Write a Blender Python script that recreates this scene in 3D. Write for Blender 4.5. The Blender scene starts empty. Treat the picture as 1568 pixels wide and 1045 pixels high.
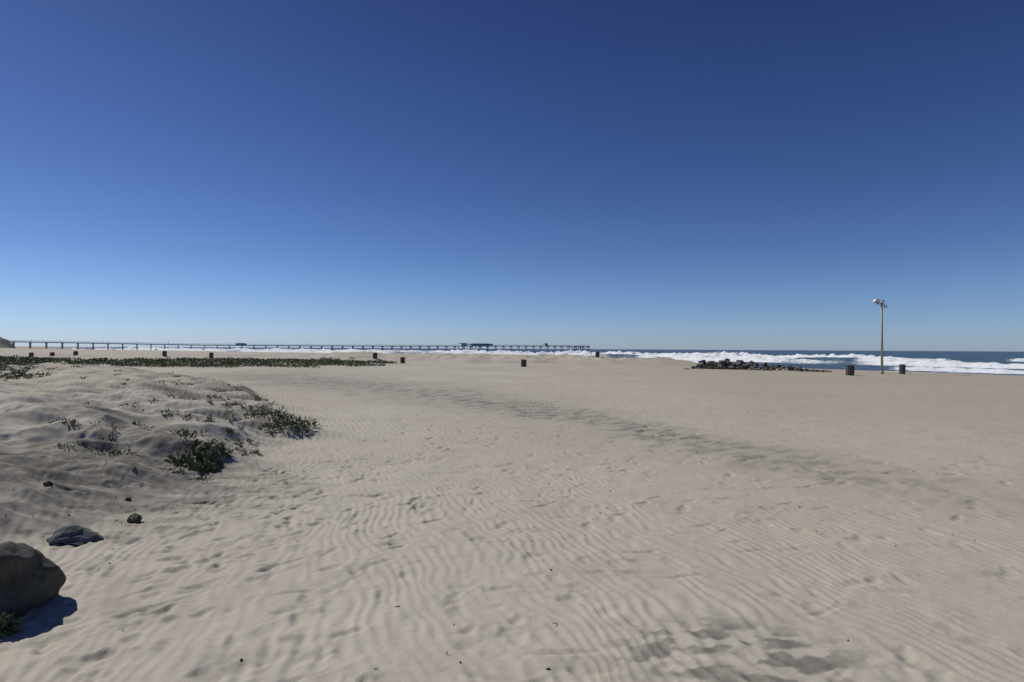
import bpy, bmesh, math, random
import numpy as np
from mathutils import Vector, Matrix, noise as mnoise

random.seed(7)
rng = np.random.default_rng(11)
sc = bpy.context.scene
COL = sc.collection

# ------------------------------------------------------------------ noise
_perm = np.random.default_rng(3).permutation(256)
_perm = np.concatenate([_perm, _perm])
_ang = np.random.default_rng(4).random(256) * 2 * np.pi
_gx, _gy = np.cos(_ang), np.sin(_ang)

def perlin(x, y):
    x = np.asarray(x, dtype=float); y = np.asarray(y, dtype=float)
    x, y = np.broadcast_arrays(x, y)
    xi = np.floor(x).astype(np.int64); yi = np.floor(y).astype(np.int64)
    xf = x - xi; yf = y - yi
    u = xf * xf * xf * (xf * (xf * 6 - 15) + 10)
    v = yf * yf * yf * (yf * (yf * 6 - 15) + 10)
    def g(ix, iy, fx, fy):
        h = _perm[_perm[ix & 255] + (iy & 255)]
        return _gx[h] * fx + _gy[h] * fy
    a = g(xi, yi, xf, yf); b = g(xi + 1, yi, xf - 1, yf)
    c = g(xi, yi + 1, xf, yf - 1); d = g(xi + 1, yi + 1, xf - 1, yf - 1)
    return ((a + u * (b - a)) * (1 - v) + (c + u * (d - c)) * v) * 1.5

def fbm(x, y, o=3, g=0.5):
    s = 0; a = 1; t = 0
    for i in range(o):
        s = s + a * perlin(x * 2**i + 17.3 * i, y * 2**i + 9.1 * i); t += a; a *= g
    return s / t

def sstep(a, b, x):
    t = np.clip((x - a) / (b - a), 0, 1)
    return t * t * (3 - 2 * t)

# ------------------------------------------------------------------ terrain
SEA = -1.8
def shore_st(x, y):
    s = (x - 60) * .83 + (y - 52) * .56
    t = -(x - 60) * .56 + (y - 52) * .83
    s = s + .32 * np.clip(t - 200, 0, 600)
    return s, t

EY = [-40, 0, 3, 5, 7.5, 9.5, 11, 12.6, 14, 16, 18, 24, 30, 38, 45, 60]
EX = [-12, -7, -5.6, -4.9, -4.6, -4.6, -4.6, -4.4, -5.2, -6.4, -7.6, -10.6, -15, -24, -42, -90]
MOUNDS = [(-5.0, 12.8, 1.0, .30), (-5.3, 9.6, .85, .28), (-6.4, 11.2, 1.1, .24), (-7.6, 9.9, 1.5, .42),
          (-6.6, 15.4, 1.2, .30), (-8.4, 13.4, 1.7, .36), (-8.6, 18.4, 1.5, .30), (-11.0, 16.8, 2.0, .30),
          (-11.5, 22.5, 1.9, .28), (-6.6, 7.0, 1.0, .14), (-13.5, 19, 2.2, .2), (-17, 25, 3.0, .2), (-10.2, 11.0, 1.5, .3),
          (-24, 33, 4, .2), (-16, 15, 2.5, .2)]

def base_height(x, y):
    s, t = shore_st(x, y)
    z = -(-SEA + .0) * sstep(-18, 4, s) - 2.5 * sstep(4, 80, s)
    front = 75 + 3.0 * perlin(x / 14, x * 0 + .3) + 1.2 * perlin(x / 4, x * 0 + 7.3) - .25 * np.maximum(x - 8, 0)
    yr = (y - front) / 8
    bm_ = (.55 * sstep(0, .35, yr) + .45 * sstep(.5, 1.3, yr + .3 * perlin(x / 6, y / 6))) * sstep(27, 20, x - .2 * (y - 70)) * sstep(-40, -28, x) * sstep(-4, -14, s)
    bm_ = bm_ * (.82 + .6 * fbm(x / 7, y / 11, 3) + .3 * fbm(x / 2.0, y / 4, 2)) * (1 - .8 * sstep(100, 160, y))
    z = z + bm_
    far = sstep(72, 88, y) * sstep(-20, -36, x) * sstep(-12, -30, s) * (1 - .75 * sstep(100, 150, y))
    z = z + far * (.48 + .55 * fbm(x / 7 + 5, y / 12, 3) + .22 * fbm(x / 2, y / 5, 2))
    veg = np.exp(-(((x + 34) / 17) ** 2 + ((y - 69) / 7) ** 2) ** 1.5) * .24
    veg = veg + np.exp(-(((x + 62) / 14) ** 2 + ((y - 62) / 8) ** 2) ** 1.5) * .42
    z = z + veg
    # foreground dune
    e = np.interp(y, EY, EX) + .45 * fbm(x / 2.2 + 3, y / 2.2, 2)
    d = np.maximum(e - x, 0)
    dm = 1 - np.exp(-(d / 6.0) ** 1.1)
    dy = sstep(60, 30, y)
    gmask = sstep(0, 1.0, d)
    rid = 1 - np.abs(fbm((x + .5 * y) / 2.2 + 3, (y - .3 * x) / 1.1, 3)) * 2.6
    z = z + dy * (.90 * dm + gmask * (.06 + .24 * fbm(x / 2.6, y / 1.5, 3) + .12 * rid) + .09 * gmask * fbm(x / .8, y / .4, 3))
    for (mx, my, r, h) in MOUNDS:
        yy = y - my
        q = (((x - mx) * .9 + yy * .25) / r) ** 2 + (yy / np.where(yy < 0, r * .5, r * .9)) ** 2
        z = z + h * np.exp(-q * 1.3)
    land = sstep(-15, -30, s)
    z = z + land * (.05 * fbm(x / 6, y / 6, 2) + .014 * fbm(x / .9, y / .9, 2))
    return z, d, s, t

def growth(start, spacing, g, end):
    out = []; p = start; sp = spacing
    while p < end:
        sp = min(sp * g, 60); p += sp; out.append(p)
    return out

core = .0205
xs = np.arange(-6.6, 7.0, core)
xs = np.concatenate([[-v for v in growth(6.6, core, 1.017, 3500)][::-1], xs, growth(xs[-1], core, 1.02, 3500)])
ys = np.arange(2.5, 9.0, core)
ys = np.concatenate([[-v for v in growth(-2.5, core, 1.1, 60)][::-1], ys, growth(ys[-1], core, 1.0105, 4000)])
X, Y = np.meshgrid(xs, ys)
Z, Dn, S, T = base_height(X, Y)
nx, ny = len(xs), len(ys)

dxs = np.gradient(xs); dys = np.gradient(ys)
cell = np.maximum(dxs[None, :], dys[:, None])
fade = sstep(.06, .030, cell)

# wind ripples
def ripple(x, y):
    wx = x + .34 * perlin(x / 1.5, y / 2.2) + .04 * perlin(x / .3 + 7, y / .32)
    wy = y + .25 * perlin(x / 2.1 + 40, y / 2.1)
    ph = (wx + wy * .40) / 1.077 / .118 + .8 * perlin(x / .8 + 11, y / 1.0) + .45 * perlin(x / .22, y / .36 + 30)
    f = ph - np.floor(ph)
    prof = np.where(f < .60, np.sin(np.pi * (f / .60 - .5)) * .5 + .5, np.cos(np.pi * ((f - .60) / .40)) * .5 + .5)
    return prof
near = (fade > 0.001)
R = np.zeros_like(X)
R[near] = ripple(X[near], Y[near])
amp = .4 + .6 * sstep(-.35, .3, fbm(X / 1.8 + 50, Y / 1.8, 3))
amp = amp * (.65 + .35 * sstep(-.3, .2, perlin(X / .35 + 5, Y / .45)))
amp = amp * (.35 + .65 * sstep(1.5, .0, Dn))
amp = amp * (1 - .4 * sstep(4.5, 11, Y)) * (1 - .25 * sstep(.5, 3.5, X))
Z = Z + R * amp * fade * .0135
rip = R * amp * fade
Z = Z + fade * (.0045 * fbm(X / .20, Y / .20, 3) + .006 * sstep(.1, .5, fbm(X / .45 + 9, Y / .45, 2)))

# footprints ----------------------------------------------------
dent = np.zeros_like(X)
def stamp(px, py, a, b, ang, depth):
    rr = max(a, b) * 2.4
    i0, i1 = np.searchsorted(xs, [px - rr, px + rr]); j0, j1 = np.searchsorted(ys, [py - rr, py + rr])
    if i1 - i0 < 2 or j1 - j0 < 2: return
    lx = X[j0:j1, i0:i1] - px; ly = Y[j0:j1, i0:i1] - py
    ca, sa = math.cos(ang), math.sin(ang)
    u = (lx * ca + ly * sa) / a; v = (-lx * sa + ly * ca) / b
    wob = 1 + .55 * perlin(X[j0:j1, i0:i1] / .09, Y[j0:j1, i0:i1] / .09)
    r = np.sqrt(u * u + v * v) * wob
    hgt = -depth * np.exp(-r ** 2.6) + depth * .4 * np.exp(-((r - 1.4) / .4) ** 2) * (.5 + u * .35)
    Z[j0:j1, i0:i1] += hgt
    dent[j0:j1, i0:i1] += np.exp(-r ** 3)

def trail(x0, y0, ang, n, depth):
    x, y = x0, y0
    for k in range(n):
        sd = .11 if k % 2 else -.11
        if random.random() < .75:
            stamp(x - math.sin(ang) * sd, y + math.cos(ang) * sd, random.uniform(.11, .15), random.uniform(.045, .06), ang + random.uniform(-.25, .25), depth * random.uniform(.3, 1.1))
        st = random.uniform(.6, .78); ang += random.uniform(-.12, .12)
        x += math.cos(ang) * st; y += math.sin(ang) * st
for (x0, y0, a, n, dp) in [(-3.2, 4, 1.35, 26, .024), (-4.0, 7.5, .1, 14, .022), (-1.2, 3.2, 1.9, 20, .018), (1.4, 3.4, 2.1, 28, .018), (-2.5, 3.2, .9, 22, .018),
                           (-3.6, 6.4, 1.2, 30, .024), (0, 9, .6, 30, .022), (5, 5, 2.4, 30, .014), (-3.8, 5.2, .35, 22, .02),
                           (-4, 14, .3, 40, .028), (8, 8, 2.2, 40, .024), (3, 12, 1.4, 40, .028), (-2, 12, 1.0, 40, .028),
                           (10, 14, 2.6, 40, .03), (-8, 28, .1, 50, .034), (6, 22, .2, 40, .034), (-6, 20, .9, 40, .03)]:
    trail(x0, y0, a, n, dp)
for i in range(1700):
    py = 3.0 + 42 * random.random() ** 1.4
    px = random.uniform(-.95, 1.0) * py + random.uniform(-1, 1)
    if py < 9 and px > -1 and random.random() < .5: continue
    sc_ = 1 + py / 40
    stamp(px, py, random.uniform(.05, .14) * sc_, random.uniform(.03, .07) * sc_, random.uniform(0, 3.14), random.uniform(.006, .018) * sc_)
for i in range(200):
    px = random.gauss(-3.1, 1.0); py = random.gauss(6.8, 1.7)
    if py < 3: continue
    stamp(px, py, random.uniform(.05, .14), random.uniform(.03, .06), random.uniform(0, 3.14), random.uniform(.008, .026))
for i in range(36):
    py = random.uniform(3.2, 8); px = random.uniform(-.7, .6) * py
    stamp(px, py, random.uniform(.10, .24), random.uniform(.018, .03), random.uniform(-.4, .9), random.uniform(.012, .024))

# dark mineral sand, plus darker footprint dents ---------------------------------------------
bx = np.array([-60, -30, -18, -8.2, -2.2, 2.2, 4.2, 5.3, 9, 16]); by = np.array([50, 44.5, 40, 30.5, 23, 16.3, 11.8, 9.3, 6.2, 4])
yc = np.interp(X, bx, by)
wid = .8 + .085 * np.maximum(Y, 0)
off = (Y - yc) * .62 + 1.1 * fbm(X / 3.5, Y / 3.5, 2) * (1 + Y / 40)
band = np.exp(-(off / wid) ** 2) * sstep(8.2, 4, X) * sstep(-27, -17, X)
streak = sstep(-.22, .35, fbm((X * .75 + Y * .66) / .75, (X * -.66 + Y * .75) / .3, 3))
dark = band * (.32 + .8 * streak) * .9
fp = np.exp(-(((X - 1.45) / .75) ** 2 + ((Y - 3.75) / .45) ** 2) ** 1.5)
pn_ = fbm(X / .34 + 3, Y / .17 + 8, 3)
dark = dark + fp * sstep(-.04, .12, pn_) * 1.4
fp2 = np.exp(-(((X - .9) / 1.5) ** 2 + ((Y - 3.25) / .3) ** 2))
dark = dark + fp2 * sstep(.05, .35, fbm(X / .35 + 30, Y / .25, 3)) * .8
dl = np.exp(-(((X + 5.7) / 2.2) ** 2 + ((Y - 7.9) / 1.9) ** 2) ** 2)
lee = dl * (.55 + .8 * sstep(-.3, .15, fbm(X / .9 + 8, Y / .30, 4)))
dark = dark + lee
dd = sstep(.05, .6, Dn) * sstep(60, 40, Y) * sstep(-.08, .25, fbm(X / 2.3 + 2, Y / .9 + 5, 3)) * .65
dark = dark + dd
dark = dark + .4 * sstep(.05, .4, fbm(X / 1.2 + 80, Y / .6, 3)) * sstep(13, 6, Y) * sstep(-.5, -3.5, X)
dark = np.clip(dark + .12 * np.clip(dent, 0, 1) * sstep(30, 6, Y), 0, 1)
wet = sstep(-12, -4, S)
warm = sstep(-4, 22, X)  # browner to the right: lens vignette put into sand colour, plus some damp

def grid_mesh(name, X, Y, Z, attrs):
    ny, nx = X.shape
    me = bpy.data.meshes.new(name)
    n = nx * ny
    co = np.empty((n, 3), dtype=np.float32)
    co[:, 0] = X.ravel(); co[:, 1] = Y.ravel(); co[:, 2] = Z.ravel()
    idx = np.arange(n, dtype=np.int32).reshape(ny, nx)
    q = np.stack([idx[:-1, :-1], idx[:-1, 1:], idx[1:, 1:], idx[1:, :-1]], axis=-1).reshape(-1, 4)
    me.vertices.add(n); me.vertices.foreach_set("co", co.ravel())
    me.loops.add(q.size); me.loops.foreach_set("vertex_index", q.ravel())
    me.polygons.add(len(q)); me.polygons.foreach_set("loop_start", np.arange(0, q.size, 4, dtype=np.int32))
    me.update(calc_edges=True)
    me.polygons.foreach_set("use_smooth", np.ones(len(q), dtype=bool))
    for k, v in attrs.items():
        a = me.attributes.new(k, 'FLOAT', 'POINT'); a.data.foreach_set("value", v.ravel().astype(np.float32))
    ob = bpy.data.objects.new(name, me); COL.objects.link(ob)
    return ob

beach = grid_mesh("beach_sand", X, Y, Z, {"dark": dark, "wet": wet, "rip": rip, "warm": warm, "farrip": (1 - fade) * sstep(90, 25, Y) * (.4 + .6 * amp)})

def ground_z(x, y):
    i = int(np.clip(np.searchsorted(xs, x), 1, nx - 1)); j = int(np.clip(np.searchsorted(ys, y), 1, ny - 1))
    return float(Z[j, i])

# ------------------------------------------------------------------ material helpers
def newmat(name):
    m = bpy.data.materials.new(name); m.use_nodes = True
    nt = m.node_tree; b = nt.nodes["Principled BSDF"]
    return m, nt, b
def N(nt, t, **kw):
    n = nt.nodes.new(t)
    for k, v in kw.items(): setattr(n, k, v)
    return n
def mixc(nt, fac, a, b, blend='MIX'):
    m = nt.nodes.new('ShaderNodeMix'); m.data_type = 'RGBA'; m.blend_type = blend
    for sock, v in ((m.inputs[0], fac), (m.inputs[6], a), (m.inputs[7], b)):
        if hasattr(v, 'links'): nt.links.new(v, sock)
        else:
            sock.default_value = v if isinstance(v, (int, float)) else (*v, 1)
    return m.outputs[2]
def mth(nt, op, a, b=None, c=None, clamp=False):
    m = nt.nodes.new('ShaderNodeMath'); m.operation = op; m.use_clamp = clamp
    for i, v in enumerate((a, b, c)):
        if v is None: continue
        if hasattr(v, 'links'): nt.links.new(v, m.inputs[i])
        else: m.inputs[i].default_value = v
    return m.outputs[0]
def noise(nt, vec, scale, detail=3, rough=.5):
    n = nt.nodes.new('ShaderNodeTexNoise'); n.inputs['Scale'].default_value = scale
    n.inputs['Detail'].default_value = detail; n.inputs['Roughness'].default_value = rough
    nt.links.new(vec, n.inputs['Vector']); return n.outputs['Fac']
def mrange(nt, v, a, b, c=0, d=1):
    m = nt.nodes.new('ShaderNodeMapRange'); nt.links.new(v, m.inputs[0])
    for i, q in enumerate((a, b, c, d)): m.inputs[i + 1].default_value = q
    return m.outputs[0]

# sand
m, nt, b = newmat("sand")
geo = N(nt, 'ShaderNodeNewGeometry'); P = geo.outputs['Position']
att = lambda n: N(nt, 'ShaderNodeAttribute', attribute_name=n).outputs['Fac']
n_big = noise(nt, P, .12, 3); n_mid = noise(nt, P, 1.1, 5, .6); n_fine = noise(nt, P, 60, 3, .7); n_sp = noise(nt, P, 230, 2, .8)
c = mixc(nt, mrange(nt, n_big, .35, .65), (.50, .465, .39), (.44, .40, .325))
c = mixc(nt, mth(nt, 'MULTIPLY', att("warm"), .65), c, (.38, .33, .255))
c = mixc(nt, mrange(nt, n_mid, .35, .7, 0, .3), c, (.33, .30, .255))
fd = mth(nt, 'MULTIPLY', att("dark"), mrange(nt, noise(nt, P, 7, 4, .65), .25, .55, .5, 1))
c = mixc(nt, mth(nt, 'MULTIPLY', fd, .86), c, (.125, .118, .104))
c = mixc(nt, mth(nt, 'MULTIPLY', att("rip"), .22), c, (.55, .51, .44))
c = mixc(nt, mrange(nt, n_fine, .3, .7, .0, .18), c, (.25, .23, .19))
c = mixc(nt, mrange(nt, n_sp, .62, .74, 0, .5), c, (.12, .11, .10))
c = mixc(nt, att("wet"), c, (.17, .145, .115))
nt.links.new(c, b.inputs['Base Color']); b.inputs['Roughness'].default_value = .95
b.inputs['Specular IOR Level'].default_value = .15
mp = N(nt, 'ShaderNodeMapping'); mp.inputs['Rotation'].default_value = (0, 0, math.radians(-21.8)); nt.links.new(P, mp.inputs[0])
wv = N(nt, 'ShaderNodeTexWave'); wv.inputs['Scale'].default_value = 2.1; wv.inputs['Distortion'].default_value = 6; wv.inputs['Detail'].default_value = 2
wv.inputs['Detail Scale'].default_value = .8; nt.links.new(mp.outputs[0], wv.inputs[0])
h = mth(nt, 'MULTIPLY', mth(nt, 'MULTIPLY', wv.outputs['Fac'], att("farrip")), .010)
h = mth(nt, 'ADD', h, mth(nt, 'MULTIPLY', noise(nt, P, 9, 4, .6), .009))
h = mth(nt, 'ADD', h, mth(nt, 'MULTIPLY', n_fine, .0022))
h = mth(nt, 'ADD', h, mth(nt, 'MULTIPLY', noise(nt, P, 2.2, 3, .6), .03))
bp = N(nt, 'ShaderNodeBump'); bp.inputs['Strength'].default_value = .8; bp.inputs['Distance'].default_value = 1
nt.links.new(h, bp.inputs['Height']); nt.links.new(bp.outputs[0], b.inputs['Normal'])
beach.data.materials.append(m)

# ------------------------------------------------------------------ ocean
ss = np.concatenate([np.arange(-14, 190, .45), growth(190, .5, 1.05, 16000)])
tt = np.concatenate([[-v for v in growth(60, 1.0, 1.06, 12000)][::-1], np.arange(-60, 260, 1.0), growth(260, 1.0, 1.02, 14000)])
SS, TT = np.meshgrid(ss, tt)
rows = [(8, .25, 0), (26, .6, 1), (48, 1.0, 2), (84, 1.6, 4), (118, 2.1, 5), (160, 2.1, 6)]
H = np.zeros_like(SS); F = np.zeros_like(SS)
det = fbm(SS / 1.6, TT / 2.2, 3)
farT = sstep(50, 160, TT)
for (s0, A, k) in rows:
    w = 7 * perlin(TT / 60 + k * 13, TT * 0 + k) + 1.6 * perlin(TT / 11 + k * 5, TT * 0 + k + .5)
    q = SS - s0 - w
    br = sstep(-.30 if k not in (0, 1, 4) else -.55, .02, perlin(TT / 55 + k * 31.7, TT * 0 + k * 2.3 + .3) + .15 * perlin(TT / 9, TT * 0 + k) + .22 * farT)
    prof = np.where(q < 0, np.exp(-(q / 1.5) ** 2), np.exp(-(q / 6.) ** 2))
    H += A * (1 + .5 * farT) * prof * (.62 + .55 * perlin(TT / 30 + k, TT * 0 + 9.)) * (1 + .6 * det * br + .35 * br * perlin(TT / 3, TT * 0 + k * 1.7))
    front = sstep(-2.5 - 1.6 * A, -1.0, q + 1.4 * det) * sstep(1.8, .4, q + .8 * det)
    trail_ = sstep(0, 1, q + .1) * np.exp(-np.maximum(q, 0) / 5) * sstep(.0, .35, fbm(SS / 3 + k, TT / 9, 3))
    wash = sstep(-13, -3, q) * sstep(0, -3, q) * sstep(.10, .32, fbm(SS / 2.0 + 9 * k, TT / 9, 3))
    F = np.maximum(F, br * np.maximum(front, np.maximum(trail_ * .7, wash * .75)))
H += .10 * fbm(SS / 3.5, TT / 6, 3) * sstep(400, 200, SS) * sstep(-2, 12, SS)
H += .3 * fbm(SS / 22, TT / 70, 2) * sstep(1500, 300, SS) * sstep(60, 200, SS)
F = np.maximum(F, sstep(6, -6, SS) * sstep(-.05, .35, fbm(SS / 3, TT / 6, 3)) * .7)
F = np.maximum(F, sstep(.42, .6, fbm(SS / 8, TT / 25 + 60, 2)) * sstep(170, 200, SS) * sstep(420, 260, SS) * .8)
S0 = SS - .32 * np.clip(TT - 200, 0, 600)
det2 = (.83 * .83 + .56 * .56)
XO = 60 + (.83 * S0 - .56 * TT) / det2; YO = 52 + (.56 * S0 + .83 * TT) / det2
ocean = grid_mesh("sea_water", XO, YO, SEA + H, {"foam": F})
m, nt, b = newmat("sea")
geo = N(nt, 'ShaderNodeNewGeometry'); P = geo.outputs['Position']
fo = N(nt, 'ShaderNodeAttribute', attribute_name="foam").outputs['Fac']
fo = mth(nt, 'MULTIPLY', fo, mrange(nt, noise(nt, P, 1.3, 4, .65), .28, .5, .35, 1.2), clamp=True)
fm = mrange(nt, fo, .25, .65)
c = mixc(nt, noise(nt, P, .02, 3), (.06, .11, .17), (.085, .14, .20))
c = mixc(nt, fm, c, (.74, .77, .79))
nt.links.new(c, b.inputs['Base Color'])
nt.links.new(mrange(nt, fm, 0, 1, .42, .95), b.inputs['Roughness'])
b.inputs['IOR'].default_value = 1.33; b.inputs['Specular IOR Level'].default_value = .4
hh = mth(nt, 'ADD', mth(nt, 'MULTIPLY', noise(nt, P, .5, 5, .6), .5), mth(nt, 'MULTIPLY', noise(nt, P, 3, 4, .6), .12))
bp = N(nt, 'ShaderNodeBump'); bp.inputs['Strength'].default_value = .9; bp.inputs['Distance'].default_value = 1
nt.links.new(hh, bp.inputs['Height']); nt.links.new(bp.outputs[0], b.inputs['Normal'])
ocean.data.materials.append(m)

# ------------------------------------------------------------------ generic materials
def rockmat(name, c1, c2, scale=6, bump=.03):
    m, nt, b = newmat(name)
    P = N(nt, 'ShaderNodeTexCoord').outputs['Object']
    n1 = noise(nt, P, scale, 6, .65); n2 = noise(nt, P, scale * 6, 4, .7)
    c = mixc(nt, mrange(nt, n1, .35, .65), c1, c2)
    c = mixc(nt, mrange(nt, n2, .5, .75, 0, .5), c, tuple(min(v * 1.7, .6) for v in c2))
    nt.links.new(c, b.inputs['Base Color']); b.inputs['Roughness'].default_value = .9
    h = mth(nt, 'ADD', n1, mth(nt, 'MULTIPLY', n2, .25))
    bp = N(nt, 'ShaderNodeBump'); bp.inputs['Strength'].default_value = .9; bp.inputs['Distance'].default_value = bump
    nt.links.new(h, bp.inputs['Height']); nt.links.new(bp.outputs[0], b.inputs['Normal'])
    return m
def plain(name, col, rough=.7, var=.25, scale=8, metal=0):
    m, nt, b = newmat(name)
    P = N(nt, 'ShaderNodeTexCoord').outputs['Object']
    c = mixc(nt, mrange(nt, noise(nt, P, scale, 5, .65), .3, .7), tuple(v * (1 - var) for v in col), tuple(min(v * (1 + var), 1) for v in col))
    nt.links.new(c, b.inputs['Base Color']); b.inputs['Roughness'].default_value = rough; b.inputs['Metallic'].default_value = metal
    return m
M_rock = rockmat("boulder_rock", (.05, .049, .041), (.115, .11, .09), 7, .08)
M_blue = rockmat("blue_rock", (.06, .073, .082), (.13, .145, .155), 14, .05)
M_jet = rockmat("jetty_rock", (.06, .056, .05), (.14, .128, .11), 1.5, .15)
M_conc = plain("pier_concrete", (.42, .45, .49), .9, .12, .3)  # distance haze put into the colour: concrete lightened and blued
M_dk = plain("pier_hazed_concrete", (.40, .44, .49), .9, .12, .3)  # same painted-in haze for piles, railing and platforms
M_white = plain("white_paint", (.76, .76, .74), .6, .08)
M_roof = plain("slate_roof", (.22, .25, .29), .8)
M_can = plain("can_steel", (.055, .045, .038), .75, .45, 14)
M_canrim = plain("can_rim", (.13, .11, .09), .6, .3, 14)
M_pole = plain("pole_paint", (.33, .30, .235), .65, .15, 5)
M_lamp = plain("lamp_housing", (.75, .75, .72), .5, .1)
M_glass = plain("lens_glass", (.25, .27, .28), .2, .1)

def obj_from_bm(name, bm, mats, parent=None, smooth=False):
    me = bpy.data.meshes.new(name); bm.to_mesh(me); bm.free()
    for mm in mats: me.materials.append(mm)
    if smooth: me.polygons.foreach_set("use_smooth", np.ones(len(me.polygons), dtype=bool))
    ob = bpy.data.objects.new(name, me); COL.objects.link(ob)
    if parent: ob.parent = parent
    return ob
def empty(name, loc):
    e = bpy.data.objects.new(name, None); e.location = loc; e.empty_display_size = .3; COL.objects.link(e); return e
def cyl(bm, p0, p1, r0, r1=None, seg=14, cap=True):
    r1 = r0 if r1 is None else r1
    p0, p1 = Vector(p0), Vector(p1); d = (p1 - p0); L = d.length
    mt = Matrix.Translation((p0 + p1) / 2) @ d.to_track_quat('Z', 'Y').to_matrix().to_4x4()
    return bmesh.ops.create_cone(bm, cap_ends=cap, segments=seg, radius1=r0, radius2=r1, depth=L, matrix=mt)
def box(bm, c, s, rot=0, mat=0):
    mt = Matrix.Translation(c) @ Matrix.Rotation(rot, 4, 'Z') @ Matrix.Diagonal((*s, 1))
    r = bmesh.ops.create_cube(bm, size=1, matrix=mt)
    for f in {f for v in r['verts'] for f in v.link_faces}: f.material_index = mat
    return r

# ------------------------------------------------------------------ boulders
def boulder_bm(bm, loc, size, seed, npts=16, sub=2, rough=.05, rotz=0, bev=.09):
    r = random.Random(seed)
    t = bmesh.new()
    for i in range(npts):
        v = Vector((r.gauss(0, 1), r.gauss(0, 1), r.gauss(0, 1))).normalized() * r.uniform(.85, 1.1)
        t.verts.new(v)
    bmesh.ops.convex_hull(t, input=t.verts)
    loose = [v for v in t.verts if not v.link_faces]
    bmesh.ops.delete(t, geom=loose, context='VERTS')
    bmesh.ops.bevel(t, geom=t.edges[:], offset=bev, segments=2, affect='EDGES', profile=.6)
    bmesh.ops.triangulate(t, faces=t.faces[:])
    if sub: bmesh.ops.subdivide_edges(t, edges=t.edges[:], cuts=sub, use_grid_fill=True)
    off = Vector((seed * 3.1, seed * 1.7, 0))
    for v in t.verts:
        n = v.co.normalized()
        v.co += n * (mnoise.noise(v.co * 2.0 + off) * rough * 2 + mnoise.noise(v.co * 6 + off) * rough * .6)
    mt = Matrix.Translation(loc) @ Matrix.Rotation(rotz, 4, 'Z') @ Matrix.Diagonal((*size, 1))
    t.transform(mt)
    me = bpy.data.meshes.new("tmp"); t.to_mesh(me); t.free(); bm.from_mesh(me); bpy.data.meshes.remove(me)

def natural_rock(name, loc, size, seed, mat, cuts=7, rotz=0, peak=0.0):
    r = random.Random(seed)
    t = bmesh.new(); bmesh.ops.create_icosphere(t, subdivisions=5, radius=1)
    planes = []
    for i in range(cuts):
        n = Vector((r.gauss(0, 1), r.gauss(0, 1), r.gauss(0, .8) + .2)).normalized(); planes.append((n, r.uniform(.52, .80)))
    off = Vector((seed * 3.7, seed, seed * .3))
    for v in t.verts:
        p = v.co.copy()
        for n, dd in planes:
            q = p.dot(n) - dd
            if q > 0: p -= n * q * .96
        nn = v.co.normalized()
        f = mnoise.noise(p * 1.6 + off) * .10 + mnoise.noise(p * 4 + off) * .05 + mnoise.noise(p * 11 + off) * .022 - abs(mnoise.noise(p * 2.6 - off)) * .12
        p += nn * f
        if peak: p.z += peak * max(0, 1 - (Vector((p.x - .1, p.y)).length) * 1.1) * (p.z > 0)
        v.co = p
    t.transform(Matrix.Rotation(rotz, 4, 'Z') @ Matrix.Diagonal((*size, 1)))
    o = obj_from_bm(name, t, [mat], None, True); o.location = loc
    return o
natural_rock("beach_boulder", (-3.92, 4.28, ground_z(-3.85, 4.35) + .09), (.48, .40, .38), 41, M_rock, 10, .4, .3)
natural_rock("blue_gray_rock", (-4.52, 5.90, ground_z(-4.52, 5.90) + .02), (.30, .22, .12), 12, M_blue, 8, .3, .15)
for (x, y, sx, sz, sd) in [(-4.32, 6.55, .085, .07, 3), (-5.6, 6.9, .06, .04, 6), (-4.9, 7.3, .04, .03, 8), (-5.3, 8.0, .05, .03, 12)]:
    natural_rock("beach_stone", (x, y, ground_z(x, y) + sz * .3), (sx, sx * .8, sz), sd, M_rock, 6, sd)

bm = bmesh.new()
A, B = Vector((20.3, 61.2)), Vector((29.6, 52.8))
for i in range(300):
    u = random.random() ** 1.25; w = random.gauss(0, 1.2 - .7 * u)
    p = A.lerp(B, u); nrm = Vector((.69, .72))
    px, py = p.x + nrm.x * w, p.y + nrm.y * w
    env = (1.0 if u < .4 else max(.0, 1.0 - (u - .4) * 1.75)) * math.exp(-(w / 1.4) ** 2)
    sz = random.uniform(.12, .42) * (1 if u < .55 else .6)
    boulder_bm(bm, (px, py, ground_z(px, py) + random.random() * .92 * env), (sz * random.uniform(.9, 1.6), sz, sz * random.uniform(.5, .9)), i, 11, 0, .05, random.random() * 3, .05)
obj_from_bm("rock_jetty", bm, [M_jet])

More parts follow.
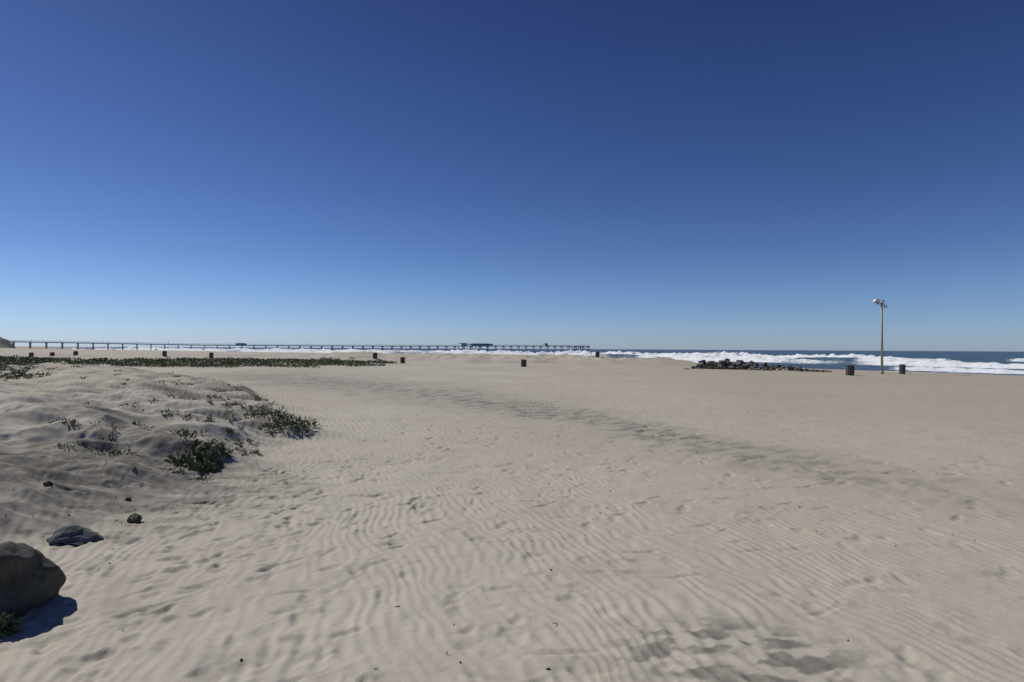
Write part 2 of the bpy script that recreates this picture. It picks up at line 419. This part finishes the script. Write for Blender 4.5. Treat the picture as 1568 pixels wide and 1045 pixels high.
# ------------------------------------------------------------------ trash cans
def trash_can(x, y, tilt=0, h=.82, r=.27):
    e = empty("trash_can", (x, y, ground_z(x, y) - .04))
    e.rotation_euler = (tilt, tilt * .5, random.random() * 3)
    bm = bmesh.new()
    seg = 24
    prof = [(r * .94, 0), (r * .96, .03), (r, .06), (r, h * .32), (r * 1.04, h * .335), (r * 1.04, h * .355), (r, h * .37), (r, h * .64), (r * 1.04, h * .655), (r * 1.04, h * .675), (r, h * .69), (r, h * .96), (r * 1.06, h * .97), (r * 1.06, h), (r * .95, h), (r * .93, h * .9), (r * .9, .1), (0.001, .1)]
    ringv = [[bm.verts.new((rr * math.cos(2 * math.pi * k / seg), rr * math.sin(2 * math.pi * k / seg), z)) for k in range(seg)] for rr, z in prof]
    for a in range(len(prof) - 1):
        for k in range(seg):
            bm.faces.new((ringv[a][k], ringv[a][(k + 1) % seg], ringv[a + 1][(k + 1) % seg], ringv[a + 1][k]))
    obj_from_bm("drum_body", bm, [M_can], e)
    bm = bmesh.new()
    for k in range(14):
        a = 2 * math.pi * k / 14
        box(bm, (math.cos(a) * (r + .022), math.sin(a) * (r + .022), h * .5), (.02, .055, h * .86), a)
    obj_from_bm("slats", bm, [M_canrim], e)
    bm = bmesh.new()
    for k in range(20):
        a = 2 * math.pi * k / 20
        box(bm, (math.cos(a) * r * .98, math.sin(a) * r * .98, h + .012), (.05, .09, .02 + .03 * random.random()), a)
    obj_from_bm("liner_rim", bm, [M_can], e)
    return e
for (x, y, tl) in [(27.2, 45.8, .03), (33.6, 49.0, .02), (1.3, 62.9, .02), (-14.2, 74, .0), (-19.0, 79, .03), (12.6, 84, .12), (-52.5, 86, .0), (-46.5, 88, .05), (-76, 90, .0), (-72.7, 90, .02), (-69, 90, .03)]:
    trash_can(x, y, tl, h=.82 if x != 33.6 else .85, r=.27 if x != 33.6 else .2)

# ------------------------------------------------------------------ lamp post
lx, ly = 31.8, 48.9
e = empty("lamp_post", (lx, ly, ground_z(lx, ly)))
bm = bmesh.new(); cyl(bm, (0, 0, -.3), (0, 0, 6.1), .10, .075, 20); cyl(bm, (0, 0, 0), (0, 0, .25), .15, .13, 20)
obj_from_bm("pole", bm, [M_pole], e, True)
bm = bmesh.new(); cyl(bm, (-.42, 0, 6.02), (.28, 0, 6.02), .035, None, 12); cyl(bm, (0, 0, 5.95), (0, 0, 6.15), .10, None, 16); cyl(bm, (.2, 0, 6.02), (.2, 0, 5.85), .03, None, 10); cyl(bm, (-.36, 0, 6.02), (-.36, 0, 6.16), .03, None, 10)
obj_from_bm("cross_arm", bm, [M_pole], e, True)
def flood(px, pz, s, aim, nm):
    bm = bmesh.new()
    r = box(bm, (0, 0, 0), (s, s * .8, s * .55)); bmesh.ops.bevel(bm, geom=bm.edges[:], offset=s * .08, segments=2, affect='EDGES')
    r2 = box(bm, (0, 0, -s * .29), (s * .8, s * .62, .02), 0, 1)
    box(bm, (0, -s * .42, s * .1), (s * .9, .03, .05), 0, 0)
    o = obj_from_bm(nm, bm, [M_lamp, M_glass], e); o.location = (px, 0, pz); o.rotation_euler = (math.radians(-20), math.radians(aim), 0)
flood(-.42, 6.26, .46, 15, "floodlight_large"); flood(.06, 6.24, .28, -12, "floodlight_small"); flood(.30, 5.78, .30, -25, "floodlight_side")

# ------------------------------------------------------------------ pier (modelled in world coordinates under its parent)
p0 = Vector((-438, 500, 0)); p1 = Vector((108, 803, 0)); pd = (p1 - p0); L = pd.length; pd.normalize(); pn = Vector((-pd.y, pd.x, 0)); rot = math.atan2(pd.y, pd.x)
zk = ([-.1, 0, .226, .4, .577, .8, 1], [6.8, 6.1, 4.3, 4.25, 4.7, 5.9, 6.4])
dz = lambda u: float(np.interp(u, *zk))
e = empty("pier", (0, 0, 0))
def PP(u, w=0, z=0): return p0 + pd * (u * L) + pn * w + Vector((0, 0, z))
bm = bmesh.new(); nseg = 60
us = [-.1 + 1.1 * i / nseg for i in range(nseg + 1)]
def strip(bm, w0, w1, zl, zh):
    rr = []
    for u in us:
        z = dz(u); rr.append([bm.verts.new(PP(u, w, z + q)) for (w, q) in ((w0, zl), (w1, zl), (w1, zh), (w0, zh))])
    for a, b_ in zip(rr[:-1], rr[1:]):
        for k in range(4): bm.faces.new((a[k], a[(k + 1) % 4], b_[(k + 1) % 4], b_[k]))
    bm.faces.new(rr[0]); bm.faces.new(rr[-1][::-1])
strip(bm, -3.2, 3.2, -.9, 0)
bmesh.ops.recalc_face_normals(bm, faces=bm.faces[:])
obj_from_bm("deck", bm, [M_conc], e)
bm = bmesh.new(); strip(bm, -3.15, -3.05, 1.0, 1.12); strip(bm, 3.05, 3.15, 1.0, 1.12); strip(bm, -3.13, -3.07, .5, .56); strip(bm, 3.07, 3.13, .5, .56)
n = int(L * 1.1 / 3)
for i in range(n):
    u = -.1 + 1.1 * (i + .5) / n
    for w in (-3.1, 3.1):
        c = PP(u, w, dz(u) + .5); box(bm, c, (.12, .12, 1.0), rot)
bmesh.ops.recalc_face_normals(bm, faces=bm.faces[:])
obj_from_bm("railing", bm, [M_dk], e)
bm = bmesh.new(); nb = int(L / 11.2)
for i in range(nb + 1):
    u = i / nb; z = dz(u)
    box(bm, PP(u, 0, z - 1.3), (.8, 6.4, .76), rot)
    for w in (-2.5, 0, 2.5):
        a = PP(u, w * 1.15, -5); c = PP(u, w, z - 1.5); cyl(bm, a, c, .28, None, 10)
obj_from_bm("piles", bm, [M_dk], e)
bm = bmesh.new()
for i in range(24):
    u = i / 24 + .02; w = 3 if i % 2 else -3
    cyl(bm, PP(u, w, dz(u)), PP(u, w, dz(u) + 4.2), .08, .05, 6)
    cyl(bm, PP(u, w, dz(u) + 4.2), PP(u, w * .6, dz(u) + 4.3), .05, None, 6)
obj_from_bm("deck_lights", bm, [M_dk], e)
def hut(u, ln, wd, h, nm, side=0, wm=M_white):
    z = dz(u) + .02
    bm = bmesh.new()
    box(bm, PP(u, side, z + h / 2), (ln, wd, h), rot)
    r = box(bm, PP(u, side, z + h + .2), (ln * 1.04, wd + 1.2, .4), rot, 1)
    box(bm, PP(u, side, z + h + .6), (ln * .7, wd * .6, .4), rot, 1)
    nW = max(2, int(ln / 3))
    for k in range(nW):
        off = (k + .5) / nW - .5
        c = PP(u, side - wd / 2 - .02, z + h * .55) + pd * (off * ln); box(bm, c, (ln / nW * .5, .08, h * .4), rot, 2)
        c = PP(u, side + wd / 2 + .02, z + h * .55) + pd * (off * ln); box(bm, c, (ln / nW * .5, .08, h * .4), rot, 2)
    obj_from_bm(nm, bm, [wm, M_roof, M_dk], e)
hut(.690, 9, 9, 2.6, "cafe_building"); hut(.730, 30, 8, 2.0, "bait_shop", 0, M_conc); hut(.885, 4.5, 5, 2.6, "pier_hut", 0, M_conc); hut(.29, 10, 5, 1.2, "gate_building", 6, M_conc)
bm = bmesh.new()
box(bm, PP(.72, 7.5, dz(.72) - .35), (46, 8, .7), rot)
for k in range(6):
    q = .72 + (k - 2.5) * 8 / L; cyl(bm, PP(q, 10, -5), PP(q, 10, dz(q) - .8), .42, None, 8)
obj_from_bm("widened_platform", bm, [M_dk], e)
bm = bmesh.new()
box(bm, PP(.998, 20.3, dz(1) - .4), (9, 34, .76), rot)
for k in range(8):
    for a in (-3.5, 3.5):
        c = PP(.998, 5 + k * 4.4, 0) + pd * a; cyl(bm, c + Vector((0, 0, -5)), c + Vector((0, 0, dz(1) - .9)), .42, None, 8)
obj_from_bm("end_platform", bm, [M_dk], e)

# ------------------------------------------------------------------ headland at left
hx = np.linspace(-900, -415, 180); hy = np.linspace(470, 760, 90)
HX, HY = np.meshgrid(hx, hy)
dd_ = HX + .866 * HY + 6 * fbm(HX / 30, HY / 30, 3) + 4
hz = (10.5 + 3 * fbm(HX / 25, HY / 25, 4)) * sstep(0, -16, dd_) + 14 * sstep(-30, -200, dd_)
hz = hz * sstep(470, 495, HY) * sstep(760, 700, HY) - 2.5 * sstep(-6, 2, dd_) - .5
hill = grid_mesh("sea_cliff_hill", HX, HY, hz, {})
m, nt, b = newmat("cliff_earth")
P = N(nt, 'ShaderNodeNewGeometry').outputs['Position']
c = mixc(nt, mrange(nt, noise(nt, P, .12, 5, .7), .4, .6), (.17, .155, .14), (.10, .11, .08)); nt.links.new(c, b.inputs['Base Color']); b.inputs['Roughness'].default_value = .95
hill.data.materials.append(m)

# ------------------------------------------------------------------ vegetation
m, nt, b = newmat("leaf_green")
a = N(nt, 'ShaderNodeAttribute', attribute_name="tone").outputs['Fac']
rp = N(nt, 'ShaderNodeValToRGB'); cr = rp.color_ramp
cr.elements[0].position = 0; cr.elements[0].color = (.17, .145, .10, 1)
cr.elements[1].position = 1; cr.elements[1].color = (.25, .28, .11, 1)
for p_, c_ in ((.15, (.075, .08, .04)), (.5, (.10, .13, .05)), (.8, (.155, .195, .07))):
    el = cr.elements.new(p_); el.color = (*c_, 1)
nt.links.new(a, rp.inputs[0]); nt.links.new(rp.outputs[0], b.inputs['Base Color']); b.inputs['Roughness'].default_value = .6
M_leaf = m

def leaves(name, base, dirs, length, width, tone):
    n = len(base)
    dirs = dirs / np.linalg.norm(dirs, axis=1, keepdims=True)
    rnd = rng.normal(size=(n, 3)); w = np.cross(dirs, rnd); w /= np.linalg.norm(w, axis=1, keepdims=True)
    w = w * width[:, None]; l = length[:, None]
    droop = np.zeros((n, 3)); droop[:, 2] = -length * .22
    v = np.stack([base - w * .35, base + w * .35, base + dirs * l * .55 + w, base + dirs * l * .55 - w, base + dirs * l + droop], axis=1).reshape(-1, 3)
    i = np.arange(n) * 5
    quads = np.stack([i, i + 1, i + 2, i + 3], 1); tris = np.stack([i + 3, i + 2, i + 4], 1)
    faces = quads.tolist() + tris.tolist()
    me = bpy.data.meshes.new(name); me.from_pydata(v.tolist(), [], faces)
    at = me.attributes.new("tone", 'FLOAT', 'POINT'); at.data.foreach_set("value", np.repeat(tone, 5).astype(np.float32))
    me.materials.append(M_leaf); ob = bpy.data.objects.new(name, me); COL.objects.link(ob); return ob

def clump_arrays(cx, cy, rx, ry, h, n, lmin, lmax, tbase=.5):
    th = rng.random(n) * 2 * np.pi; rr = np.sqrt(rng.random(n))
    nl = max(4, int(rx * 24)); lx = rng.normal(0, .5, nl) * rx; lyv = rng.normal(0, .45, nl) * ry; lid = rng.integers(0, nl, n)
    px = cx + lx[lid] + rr * np.cos(th) * rx * .24; py = cy + lyv[lid] + rr * np.sin(th) * ry * .24
    lh = rng.uniform(.3, 1.15, nl)[lid]
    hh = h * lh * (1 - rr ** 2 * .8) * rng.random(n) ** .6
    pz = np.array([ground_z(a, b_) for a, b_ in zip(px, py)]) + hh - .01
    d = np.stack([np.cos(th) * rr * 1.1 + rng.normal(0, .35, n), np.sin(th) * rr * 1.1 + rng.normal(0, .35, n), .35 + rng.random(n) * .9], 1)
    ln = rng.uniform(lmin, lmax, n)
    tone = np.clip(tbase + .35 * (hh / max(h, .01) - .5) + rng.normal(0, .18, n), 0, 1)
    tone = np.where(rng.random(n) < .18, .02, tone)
    return np.stack([px, py, pz], 1), d, ln, ln * rng.uniform(.09, .15, n), tone

def build(name, specs):
    arr = [clump_arrays(*s) for s in specs]
    return leaves(name, *[np.concatenate([a[k] for a in arr]) for k in range(5)])

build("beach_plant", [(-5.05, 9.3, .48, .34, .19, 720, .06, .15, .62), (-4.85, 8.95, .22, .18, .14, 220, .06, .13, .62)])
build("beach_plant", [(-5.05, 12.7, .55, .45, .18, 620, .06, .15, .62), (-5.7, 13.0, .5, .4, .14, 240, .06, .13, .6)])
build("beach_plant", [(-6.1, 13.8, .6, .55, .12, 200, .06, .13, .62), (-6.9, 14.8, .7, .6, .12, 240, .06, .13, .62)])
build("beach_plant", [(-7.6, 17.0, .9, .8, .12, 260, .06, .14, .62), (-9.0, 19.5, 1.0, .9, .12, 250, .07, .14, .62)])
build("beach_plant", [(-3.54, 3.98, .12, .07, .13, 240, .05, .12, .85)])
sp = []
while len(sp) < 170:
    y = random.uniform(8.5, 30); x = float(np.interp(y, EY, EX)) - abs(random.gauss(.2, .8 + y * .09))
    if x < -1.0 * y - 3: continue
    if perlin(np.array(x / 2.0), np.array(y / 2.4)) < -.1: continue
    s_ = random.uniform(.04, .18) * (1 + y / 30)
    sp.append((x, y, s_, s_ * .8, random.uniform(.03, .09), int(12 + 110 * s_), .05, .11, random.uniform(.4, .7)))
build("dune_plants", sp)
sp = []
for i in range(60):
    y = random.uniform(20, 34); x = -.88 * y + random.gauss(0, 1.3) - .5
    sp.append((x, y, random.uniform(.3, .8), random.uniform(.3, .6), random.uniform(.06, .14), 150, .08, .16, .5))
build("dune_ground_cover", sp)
def mat_patch(cx, cy, rx, ry, n, h, thr, nw=1.5):
    px = cx + rng.uniform(-1, 1, n) * rx; py = cy + rng.uniform(-1, 1, n) * ry
    k = (((px - cx) / rx) ** 2 + ((py - cy) / ry) ** 2 + nw * fbm(px / 4.5, py / 2.5, 3) < thr)
    px, py = px[k], py[k]; n = len(px)
    pz = np.array([ground_z(a, b_) for a, b_ in zip(px, py)]) + rng.random(n) * h * (1 + 1.2 * fbm(px / 2, py / 2, 2))
    d = np.stack([rng.normal(0, .7, n), rng.normal(0, .7, n), .3 + rng.random(n)], 1)
    ln = rng.uniform(.12, .28, n)
    tone = np.clip(.38 + .8 * fbm(px / 3, py / 2, 3) + rng.normal(0, .13, n), .0, .9)
    return np.stack([px, py, pz], 1), d, ln, ln * .25, tone
arr = [mat_patch(-33, 65, 19, 11, 44000, .26, .60), mat_patch(-60, 60, 15, 10, 36000, .3, .75), mat_patch(-24, 72, 9, 5, 8000, .2, .55)]
leaves("ice_plant_mat", *[np.concatenate([a_[k] for a_ in arr]) for k in range(5)])

# beach debris
bm = bmesh.new()
for i in range(240):
    y = 3 + 22 * random.random() ** 1.5; x = random.uniform(-.9, .9) * y
    if random.random() < .55: x, y = random.gauss(-5.0, .9), random.gauss(7.5, 1.2)
    z = ground_z(x, y); a = random.random() * 6.28; l = random.uniform(.012, .045)
    if random.random() < .5:
        cyl(bm, (x, y, z + .006), (x + math.cos(a) * l, y + math.sin(a) * l, z + .012 + random.random() * .01), .004, .002, 5)
    else:
        bmesh.ops.create_icosphere(bm, subdivisions=1, radius=.5, matrix=Matrix.Translation((x, y, z + .005)) @ Matrix.Rotation(a, 4, 'Z') @ Matrix.Diagonal((l * .8, l * .4, .016, 1)))
obj_from_bm("beach_debris", bm, [plain("kelp_scraps", (.05, .045, .035), .9)])

# ------------------------------------------------------------------ light
E = math.radians(46); az = math.radians(-63)
Sd = Vector((math.sin(az) * math.cos(E), math.cos(az) * math.cos(E), math.sin(E)))
sl = bpy.data.lights.new("sun", 'SUN'); sl.energy = 3.6; sl.angle = math.radians(.53); sl.color = (1, .96, .885)
so = bpy.data.objects.new("sun", sl); so.rotation_euler = Sd.to_track_quat('Z', 'Y').to_euler(); COL.objects.link(so)
w = bpy.data.worlds.new("World"); sc.world = w; w.use_nodes = True; nt = w.node_tree
sky = nt.nodes.new('ShaderNodeTexSky'); sky.sky_type = 'NISHITA'; sky.sun_disc = False
sky.sun_elevation = E; sky.sun_rotation = az; sky.air_density = 1.0; sky.dust_density = .3; sky.ozone_density = 2.5; sky.altitude = 0
tc = nt.nodes.new('ShaderNodeTexCoord'); sx = nt.nodes.new('ShaderNodeSeparateXYZ'); nt.links.new(tc.outputs['Generated'], sx.inputs[0])
rp = nt.nodes.new('ShaderNodeValToRGB'); cr = rp.color_ramp
cr.elements[0].position = 0; cr.elements[0].color = (.39, .525, .88, 1)
cr.elements[1].position = 1; cr.elements[1].color = (.10, .14, .28, 1)
for p_, c_ in ((.062, (.325, .43, .69)), (.15, (.25, .33, .535)), (.26, (.20, .265, .445)), (.525, (.135, .17, .315))):
    el = cr.elements.new(p_); el.color = (*c_, 1)
nt.links.new(sx.outputs[2], rp.inputs[0])
c = mixc(nt, 1.0, sky.outputs[0], rp.outputs[0], 'MULTIPLY')
bg = nt.nodes['Background']; bg.inputs['Strength'].default_value = .135
nt.links.new(c, bg.inputs['Color'])

# ------------------------------------------------------------------ camera
cd = bpy.data.cameras.new("camera"); cam = bpy.data.objects.new("camera", cd); COL.objects.link(cam)
cd.lens = 20; cd.sensor_width = 36; cd.clip_start = .05; cd.clip_end = 40000
cam.matrix_world = Matrix.Translation((0, 0, 2.0)) @ Matrix.Rotation(math.radians(90.77), 4, 'X') @ Matrix.Rotation(math.radians(.31), 4, 'Z')
sc.camera = cam
sc.view_settings.view_transform = 'Standard'; sc.view_settings.look = 'None'; sc.view_settings.exposure = 0
